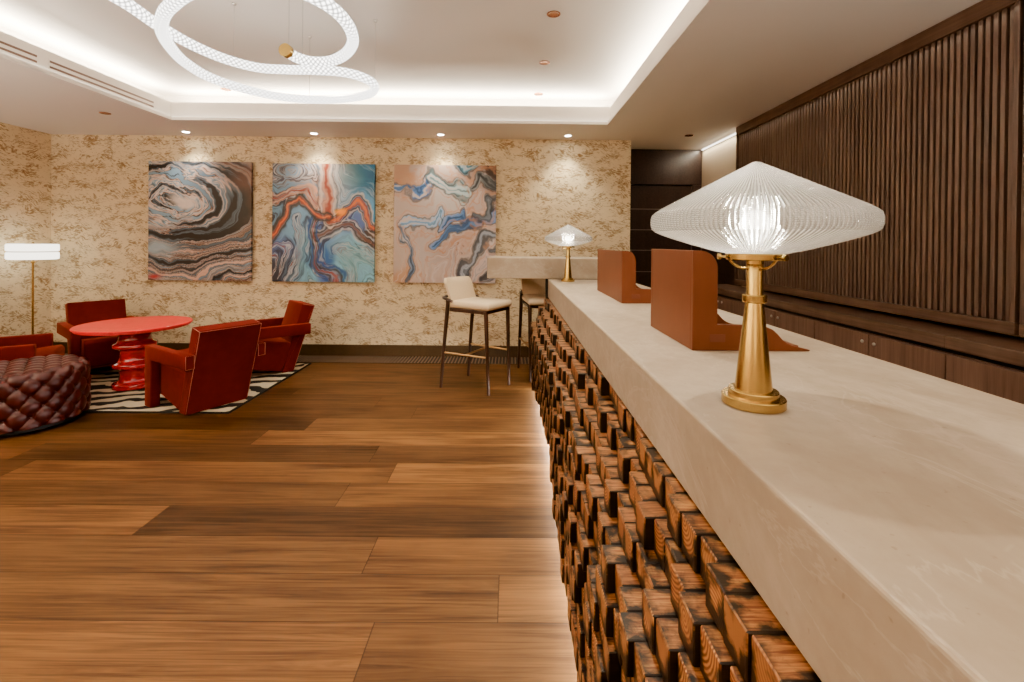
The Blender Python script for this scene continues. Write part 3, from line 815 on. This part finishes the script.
def art1(u, v):
    x, y = warp(u, v, 1, .12, .04)
    dx, dy = x - .24, y - .35
    d = np.sqrt((dx * .50) ** 2 + (dy * np.where(dy > 0, 1.12, 1.0)) ** 2 + .0004)
    tang = np.arctan2(dy, dx)
    n = fbm(d * 34, tang * .8 + x * 1.2, 51, 5) * 1.35 + .5
    inner = ramp1(n, [(.0, BLK), (.18, GB), (.30, BLK), (.36, PK), (.46, WH), (.55, LB), (.62, GB), (.70, WH), (.82, PK), (.9, BLK), (1., LB)])
    outer = ramp1(n, [(.0, BLK), (.2, GB), (.30, BLK), (.36, PK), (.41, BLK), (.47, BR), (.53, (.55, .52, .50)), (.58, GB), (.64, PK), (.70, DB), (.78, LB), (.86, BLK), (1., SK)])
    w = np.clip((d - .27 + .22 * fbm(u * 3, v * 3, 71) + .35 * np.maximum(0, v - .66)) / .07, 0, 1)[..., None]
    c = inner * (1 - w) + outer * w
    # upper right: greyer, pinkish diagonals
    ur = np.clip((u - v * .6 - .18) * 2.2, 0, 1) * np.clip((.62 - v) * 4, 0, 1)
    mid = ramp1(n, [(.0, BLK), (.22, GB), (.40, PK), (.5, (.30, .26, .25)), (.6, GB), (.72, PK), (.85, BR), (1., BLK)])
    c = c * (1 - .75 * ur[..., None]) + mid * .75 * ur[..., None]
    bl = np.exp(-(((x - .34) / .11) ** 2 + ((y - .33) / .065) ** 2) ** 2); c = over(c, bl * 1.2, WH, .92)
    c = over(c, np.exp(-(((x - .04) / .22) ** 2 + ((y - .74) / .05) ** 2)) * 1.2, (.40, .50, .60), .85)
    c = over(c, np.exp(-(((x - .72) / .10) ** 2 + ((y - .12 - .6 * (x - .72)) / .035) ** 2) ** 2), BLK, .8)
    c = over(c, np.clip((u - .86 + .25 * (.3 - v) + .2 * fbm(x * 3, y * 6, 8)) * 5, 0, 1) * (v < .55), BR, .55)
    return over(c, np.exp(-(((u - .06) / .06) ** 2 + ((v - .97) / .02) ** 2)), (.42, .03, .02))
def polyd(x, y, pts):
    t = np.full_like(x, 9.)
    for (ax, ay), (bx_, by) in zip(pts, pts[1:]):
        ex, ey = bx_ - ax, by - ay; q = np.clip(((x - ax) * ex + (y - ay) * ey) / (ex * ex + ey * ey), 0, 1)
        t = np.minimum(t, np.hypot(x - ax - q * ex, y - ay - q * ey))
    return t
def smin(ts, k=.02):
    return -k * np.log(sum(np.exp(-t / k) for t in ts))
def art2(u, v):
    x, y = warp(u, v, 3, .10, .05)
    C1 = [(.46, -.05), (.50, .14), (.54, .27), (.53, .41), (.56, .50)]
    C2 = [(-.05, .65), (.07, .58), (.14, .50), (.18, .38), (.28, .33), (.39, .39), (.54, .47)]
    C3 = [(.55, .50), (.63, .48), (.69, .43), (.77, .33), (.87, .41), (.93, .53), (1.05, .60)]
    C4 = [(.43, .44), (.42, .63), (.40, .80), (.43, .87), (.55, .89), (.60, .97), (.62, 1.05)]
    C5 = [(.45, .62), (.54, .57), (.66, .53), (.77, .55), (.87, .67), (1.05, .74)]
    C6 = [(.26, .46), (.24, .62), (.20, .78), (.13, 1.05)]
    C7 = [(-.05, .30), (.08, .33), (.20, .27), (.33, .24), (.45, .33)]
    ts = [polyd(x, y, c) for c in (C1, C2, C3, C4, C5, C6, C7)]
    t = smin(ts)
    tl = np.hypot((x - .20) * .8, (y - .10) * 1.5)
    f = np.where((y < .28) & (x < .45), np.minimum(t, tl), t)
    n = fbm(f * 15 + .6 * x, (x + y) * 1.1, 61, 5) * 1.35 + .5
    base = blend(x, y, [(.12, .1, (.25, .25, .27)), (.3, .12, (.48, .44, .43)), (.1, .36, BLK), (.05, .48, BLK), (.25, .28, DB), (.40, .08, WH), (.42, .26, SK), (.60, .06, WH), (.60, .22, (.62, .66, .70)), (.72, .10, AQ), (.85, .08, TE), (.85, .22, TE), (.97, .12, TE), (.97, .32, TE), (.72, .28, LB), (.88, .32, LB),
                        (.25, .46, LB), (.34, .50, LB), (.08, .70, PU), (.10, .85, GB), (.04, .95, BLK), (.2, .70, LB), (.30, .68, AQ), (.29, .9, AQ), (.20, .95, (.2, .3, .4)), (.36, .75, BL), (.48, .56, PU), (.58, .66, LB), (.70, .74, AQ), (.80, .84, AQ), (.94, .90, AQ), (.66, .86, AQ), (.75, .50, PU), (.95, .65, DB), (.47, .76, BL), (.50, .94, PU)], 6.)
    calm = np.clip(np.exp(-(((u - .85) / .25) ** 2 + ((v - .13) / .22) ** 2)) + np.exp(-(((u - .76) / .24) ** 2 + ((v - .82) / .12) ** 2)) + .7 * np.exp(-(((u - .29) / .05) ** 2 + ((v - .78) / .25) ** 2)), 0, 1)
    k = 1 - .75 * calm
    c = base * (.68 + .64 * np.clip(n, 0, 1))[..., None]
    c = over(c, (line(n, .30, .05) + line(n, .68, .045)) * k, (.02, .025, .06), .9)
    c = over(c, (line(n, .42, .035) + line(n, .57, .03)) * k, (.64, .63, .66), .75)
    c = over(c, line(n, .82, .05) * k, LB, .8); c = over(c, line(n, .50, .018) * k, RB, .7)
    def vein(c, tt, lay):
        wob = tt * (1 + .8 * fbm(u * 6, v * 6, 77))
        for r0, w, colr, a in lay: c = over(c, np.exp(-((wob - r0) / w) ** 2), colr, a)
        return c
    c = vein(c, ts[4], [(.0, .022, BR, .9), (.03, .010, BLK, .85), (.05, .009, (.6, .6, .62), .7)])
    c = vein(c, ts[3], [(.0, .007, RB, .8), (.022, .009, BLK, .85), (.04, .01, BL, .9)])
    c = vein(c, ts[6], [(.0, .010, RB, .7), (.03, .012, SK, .8)])
    c = vein(c, ts[0], [(.0, .034, RB, .95), (.022, .008, SK, .9), (.048, .012, WH, .9), (.07, .008, BLK, .5)])
    c = vein(c, ts[2], [(.0, .013, OR, .95), (.020, .009, RB, .9), (.042, .008, BLK, .8), (.055, .008, WH, .7)])
    c = vein(c, ts[1], [(.0, .009, OR, .95), (.015, .007, RB, .9), (.034, .016, BLK, .9)])
    return over(c, np.exp(-(((x - .645) / .065) ** 2 + ((y - .42) / .035) ** 2) ** 2), YE, .95)
def art3(u, v):
    x, y = warp(u, v, 5, .11, .065, 2.6, 8.)
    P_ = (.56, .47, .45); P2 = (.64, .57, .56); W3 = (.72, .67, .66); SK = (.60, .50, .45)
    base = blend(x, y, [(.1, .08, (.58, .36, .22)), (.25, .06, SK), (.5, .08, SK), (.75, .08, PK), (.95, .1, DB), (.1, .3, SK), (.4, .3, W3), (.6, .32, W3), (.85, .3, P_), (.05, .55, SK), (.3, .6, P2), (.05, .85, SK), (.2, .8, P2), (.5, .75, P_), (.7, .65, P_), (.9, .6, P2), (.5, .95, P_), (.8, .9, P_), (.04, .95, (.58, .36, .22)), (.35, .45, P2), (.65, .5, P2)], 4.)
    RV = (([(-.02, .16), (.14, .20), (.28, .20), (.36, .12)], .038, BL), ([(.36, .12), (.48, .20), (.66, .24), (.74, .26)], .048, (.20, .29, .32)), ([(.60, -.02), (.70, .05), (.80, .0)], .055, (.05, .14, .2)), ([(.78, .22), (.86, .10), (.92, .16), (1.02, .18)], .035, (.04, .05, .06)),
          ([(.06, .62), (.08, .50), (.20, .47), (.36, .46), (.42, .40), (.46, .52)], .036, (.12, .25, .42)), ([(.06, .52), (.07, .64), (.14, .74), (.16, 1.02)], .018, (.06, .10, .18)), ([(.46, .54), (.58, .46), (.68, .44), (.76, .50), (.88, .46), (1.02, .42)], .030, BL), ([(.36, .68), (.48, .66), (.58, .58), (.74, .54), (.86, .50)], .028, BL),
          ([(1.0, .30), (.93, .42), (.86, .44)], .024, (.05, .07, .1)), ([(1.02, .54), (.92, .58), (.84, .68), (.74, .74), (.66, .88), (.62, 1.02)], .036, (.14, .17, .23)), ([(.84, 1.02), (.92, .95), (1.02, .97)], .05, (.03, .04, .06)), ([(.95, .74), (1.02, .70)], .03, (.10, .12, .16)))
    ts = [polyd(x, y, r[0]) for r in RV]; t = smin(ts, .015)
    n = fbm(t * 13 + .8 * x, (x + y) * 1.2, 81, 5) * 1.35 + .5
    c = base * (.84 + .32 * np.clip(n, 0, 1))[..., None]
    c = over(c, line(n, .38, .04), SK, .75); c = over(c, line(n, .66, .020), (.10, .06, .06), .8); c = over(c, line(n, .52, .05), W3, .6); c = over(c, line(n, .27, .035), (.50, .24, .10), .6); c = over(c, line(n, .80, .05), (.22, .26, .34), .55)
    for (pts, w, colr), tt in zip(RV, ts):
        ww = w * (1 + 1.5 * fbm(u * 6, v * 6, 17))
        m = np.clip((ww - tt) / (.5 * w) + .5, 0, 1); m = m * (.55 + .45 * np.clip(1.4 - n, 0, 1))
        cc = ramp1(np.clip(fbm(tt * 40, (x + y) * 2, 85) * 1.3 + .5, 0, 1), [(0, tuple(k * .3 for k in colr)), (.45, colr), (.7, tuple(min(1, k * 2. + .08) for k in colr)), (1, P2)])
        c = c * (1 - m[..., None]) + cc * m[..., None]
        c = over(c, line(tt, ww * 1.1, .007), (.03, .025, .03), .7); c = over(c, line(tt, ww * 1.9, .010), (.50, .26, .13), .5)
    return c
b = MB('poured_paint'); at = b.n('ShaderNodeAttribute', attribute_name='paint')
M['paint'] = b.done(b.bsdf(at.outputs[0], .42, 0, None))
def painting(x0, x1, z0, z1, fn, label):
    nx, nz = 300, 348; dpt = .035
    U, V = np.meshgrid(np.linspace(0, 1, nx), np.linspace(0, 1, nz))
    C_ = np.clip(fn(U, V), 0, 1); lum = C_.mean(-1, keepdims=True); C_ = np.clip(lum + (C_ - lum) * (1.35 if fn is art2 else 1.1), 0, 1) ** (1.22 if fn is art2 else 1.0)
    xs = -(x1 - x0) / 2 + U * (x1 - x0); zs = (z1 - z0) * (1 - V)
    co = np.stack([xs, np.full_like(xs, 0.), zs], -1).reshape(-1, 3)
    idx = np.arange(nx * nz).reshape(nz, nx)
    fq = np.stack([idx[1:, :-1], idx[1:, 1:], idx[:-1, 1:], idx[:-1, :-1]], -1).reshape(-1, 4)
    corners = [idx[-1, 0], idx[-1, -1], idx[0, -1], idx[0, 0]]
    ring = list(idx[-1, :]) + list(idx[::-1, -1][1:]) + list(idx[0, ::-1][1:]) + list(idx[:, 0][1:-1])
    n0 = len(co); back = co[ring].copy(); back[:, 1] = dpt
    co2 = np.concatenate([co, back]); sides = []
    for i in range(len(ring)):
        j = (i + 1) % len(ring); sides.append((ring[j], ring[i], n0 + i, n0 + j))
    me = bpy.data.meshes.new('canvas')
    me.from_pydata(co2.tolist(), [], fq.tolist() + sides + [tuple(n0 + i for i in range(len(ring)))])
    ca = me.color_attributes.new('paint', 'FLOAT_COLOR', 'POINT')
    cc = np.concatenate([C_.reshape(-1, 3), C_.reshape(-1, 3)[ring] * .8]); cc = np.concatenate([cc, np.ones((len(cc), 1))], 1)
    ca.data.foreach_set('color', cc.astype(np.float32).ravel())
    me.materials.append(M['paint']); me.update()
    t = thing('painting', label, 'painting', ((x0 + x1) / 2, WY - dpt - .022, z0), 0, 'abstract paintings on the back wall')
    o = bpy.data.objects.new('canvas', me); col.objects.link(o); o.parent = t
    bm = bmesh.new(); hw, hh = (x1 - x0) / 2 - .03, z1 - z0 - .03
    box(bm, -hw, hw, dpt + .0005, dpt + .020, .03, .08); box(bm, -hw, hw, dpt + .0005, dpt + .020, hh - .05, hh)
    box(bm, -hw, -hw + .05, dpt + .0005, dpt + .020, .08, hh - .05); box(bm, hw - .05, hw, dpt + .0005, dpt + .020, .08, hh - .05)
    obj('stretcher_frame', bm, M['tan_in'], t)
    return t
painting(-4.045, -2.900, .842, 2.171, art1, 'unframed swirling poured-paint canvas in dark brown, grey and white')
painting(-2.664, -1.523, .838, 2.160, art2, 'unframed poured-paint canvas in blue with orange and yellow veins')
painting(-1.305, -.162, .840, 2.159, art3, 'unframed pale pink poured-paint canvas with blue rivers, above the bar stool')

# ------------------------------------------------------------------ floor grille
gr = thing('floor_grille', 'dark linear floor grille running along the back wall skirting', 'vent', (-1.8, 4.985, 0))
bm = bmesh.new()
for a in ((-3.3, 3.1, -.150, -.142), (-3.3, 3.1, .142, .150)): box(bm, *a, .0003, .006)
obj('frame', bm, M['bronze'], gr)
obj('pan', bx(-3.3, 3.1, -.1415, .1415, .0003, .0015), M['black'], gr)
bm = bmesh.new(); x = -3.285
while x < 3.09:
    box(bm, x, x + .013, -.1415, .1415, .0017, .006); x += .036
obj('grille_infill', bm, simple('grille_bar', (.22, .15, .10), .5), gr)

# ------------------------------------------------------------------ ceiling fittings
def slot_vent(y0, y1, label):
    t = thing('slot_diffuser', label, 'air vent', (HX0 - s, (y0 + y1) / 2, 2.56), 0, 'slot air vents in the ceiling fascia')
    h = (y1 - y0) / 2
    obj('frame', bx(.0005, .004, -h - .008, h + .008, -.038, .040, bev=.001, seg=1), M['white'], t)
    for z in (-.019, .021): obj('slot', bx(.0042, .0052, -h, h, z - .008, z + .008), M['ventdark'], t)
    return t
slot_vent(3.335, 4.302, 'long two-slot air vent in the fascia, nearer the far corner')
slot_vent(2.28, 3.246, 'two-slot air vent in the fascia, cut by the left frame edge')

def downlight(x, y, z, lit, label, group):
    t = thing('downlight', label, 'ceiling light', (x, y, z), 0, group)
    obj('trim_ring', lt([(.033, -.0003), (.045, -.0003), (.045, -.004), (.043, -.0055), (.036, -.0055), (.033, -.003), (.033, -.0003)], 32), M['white'] if lit else M['copper'], t, True, auto=40)
    if lit: obj('lens', lt([(0, -.0012), (.0325, -.0012), (.0325, -.0026), (0, -.0030)], 32), M['dlight'], t)
    else: obj('reflector', lt([(0, -.0006), (.015, -.0008), (.032, -.0035), (.0325, -.0045), (.030, -.0040), (.012, -.0022), (0, -.0018)], 32), M['copper'], t, True)
    return t
names = ['lit downlight above the dark brown swirl painting', 'lit downlight above the blue and orange painting', 'lit downlight above the pale pink painting', 'lit downlight between the pink painting and the dark doorway']
for (x, y), lb in zip(((-3.54, 4.975), (-2.154, 4.985), (-.768, 4.975), (.619, 4.957)), names):
    downlight(x, y, CZ, True, lb, 'lit downlights along the back wall')
    light('SPOT', 'downlight_beam', (x, y, CZ - .02), 30, (1, .89, .72), (0, 0, 0), spot_size=math.radians(100), spot_blend=.75, shadow_soft_size=.03)
downlight(1.912, 4.89, CZ, False, 'small downlight in front of the dark doorway', None)
light('SPOT', 'downlight_beam', (1.912, 4.89, CZ - .02), 14, WARM, (0, 0, 0), spot_size=math.radians(90), spot_blend=.7, shadow_soft_size=.03)
downlight(-3.795, 4.273, CZ, False, 'unlit copper downlight in the low ceiling at left', None)
downlight(-2.85, 4.56, 2.80, False, 'unlit copper downlight in the tray ceiling beside the glowing tube', None)
for y, lb in ((3.0, 'nearest copper downlight of the row in the tray ceiling'), (3.80, 'middle copper downlight of the row in the tray ceiling'), (4.60, 'farthest copper downlight of the row, by the cove glow')):
    downlight(.272, y, 2.80, False, lb, 'copper downlights in the tray ceiling')
for y in (1.5, 2.2, 3.0, 3.8):
    light('SPOT', 'tray_beam', (.272, y + .02, 2.775), 66, WARM, (0, math.radians(-3), 0), spot_size=math.radians(92), spot_blend=.6, shadow_soft_size=.03)
for x, y in ((-2.9, 3.6), (-1.5, 3.4), (-1.3, 2.3), (-3.0, 2.2)):
    light('SPOT', 'tray_beam', (x, y, 2.775), 24, WARM, (0, 0, 0), spot_size=math.radians(95), spot_blend=.7, shadow_soft_size=.03)

for x, y, e in ((1.65, -.6, 135), (-.6, -1.95, 150), (-4.35, .5, 420), (-4.35, -1.6, 260)):  # out-of-view uplights added to brighten the ceiling, no fitting belongs to them
    light('SPOT', 'ceiling_fill', (x, y, 1.25), e, (1, .90, .79), (PI, 0, 0), spot_size=math.radians(168), spot_blend=.4, shadow_soft_size=.12)

# ------------------------------------------------------------------ pendant: one long curling lattice tube
pts = [(-2.02, 1.62, 2.43), (-1.91, 1.92, 2.43), (-1.868, 2.185, 2.43), (-1.885, 2.434, 2.43), (-1.872, 2.663, 2.43), (-1.805, 2.872, 2.43), (-1.672, 2.996, 2.425), (-1.49, 3.015, 2.42), (-1.272, 2.965, 2.4), (-1.095, 2.954, 2.385), (-0.978, 3.006, 2.37),
       (-0.935, 3.111, 2.355), (-1.012, 3.255, 2.345), (-1.241, 3.36, 2.34), (-1.49, 3.367, 2.335), (-1.699, 3.296, 2.335), (-1.858, 3.133, 2.335), (-1.940, 2.927, 2.335), (-1.922, 2.681, 2.335), (-1.842, 2.455, 2.335), (-1.744, 2.276, 2.335), (-1.620, 2.128, 2.335),
       (-1.507, 2.032, 2.335), (-1.376, 1.941, 2.335), (-1.207, 1.866, 2.335), (-1.048, 1.845, 2.335), (-0.928, 1.880, 2.335), (-0.850, 1.961, 2.335), (-0.803, 2.073, 2.335), (-0.795, 2.223, 2.335), (-0.834, 2.393, 2.335), (-0.929, 2.548, 2.335), (-1.055, 2.651, 2.335), (-1.160, 2.665, 2.335), (-1.225, 2.61, 2.335), (-1.240, 2.53, 2.335)]
pl = thing('pendant_light', 'long curling lattice tube of white light hung from the tray ceiling', 'pendant light', (0, 0, 0))
P3 = catmull(pts, 12)
bm = bmesh.new(); uvl = bm.loops.layers.uv.new('UVMap'); tube(bm, P3, .029, 20, True, uvl)
obj('light_tube', bm, M['pendant'], pl, True)
bm = bmesh.new(); d = (P3[-1] - P3[-3]).normalized(); tube(bm, [P3[-1] + d * .001, P3[-1] + d * .030], .036, 24); obj('end_cap', bm, M['brass'], pl, True, auto=40)
for x, y, z in ((-.932, 3.112, 2.385), (-1.77, 2.91, 2.46), (-1.49, 3.367, 2.37), (-1.243, 2.545, 2.37), (-1.205, 2.63, 2.37), (-1.86, 2.2, 2.46), (-1.4, 1.95, 2.37)):
    bm = bmesh.new(); tube(bm, [(x, y, z - .01), (x, y, 2.786)], .0013, 6); w = obj('suspension_wire', bm, M['steel'], pl)
    obj('ceiling_cup', lt([(0, 2.7995), (.013, 2.7995), (.013, 2.79), (.010, 2.786), (0, 2.786)], 16, x, y), M['steel'], w, True, auto=40)

# ------------------------------------------------------------------ world, camera, colour management
w = bpy.data.worlds.new('world'); scene.world = w; w.use_nodes = True
w.node_tree.nodes['Background'].inputs[0].default_value = (1, .9, .78, 1); w.node_tree.nodes['Background'].inputs[1].default_value = .05

Rv = Vector((0.99994422, -0.00420118, 0.00969031)); Uv = Vector((-0.00966675, 0.00559089, 0.99993765)); Wv = Vector((0.00425509, 0.99997555, -0.00554997))
cd = bpy.data.cameras.new('camera'); cam = bpy.data.objects.new('camera', cd); col.objects.link(cam)
cam.matrix_world = Matrix(((Rv.x, Uv.x, -Wv.x, 0), (Rv.y, Uv.y, -Wv.y, 0), (Rv.z, Uv.z, -Wv.z, 1.285), (0, 0, 0, 1)))
cd.sensor_width = 36; cd.lens = 455 * 36 / 1024; cd.shift_y = -(341 - 246.343) / 1024; cd.clip_start = .02
scene.camera = cam
scene.view_settings.view_transform = 'AgX'
scene.view_settings.look = 'AgX - Punchy'
scene.view_settings.exposure = 1.5; scene.view_settings.gamma = 0.78
scene.cycles.max_bounces = 10; scene.cycles.diffuse_bounces = 5; scene.cycles.transparent_max_bounces = 16
scene.cycles.use_denoising = True; scene.cycles.caustics_reflective = False; scene.cycles.caustics_refractive = False
scene.cycles.sample_clamp_indirect = 6
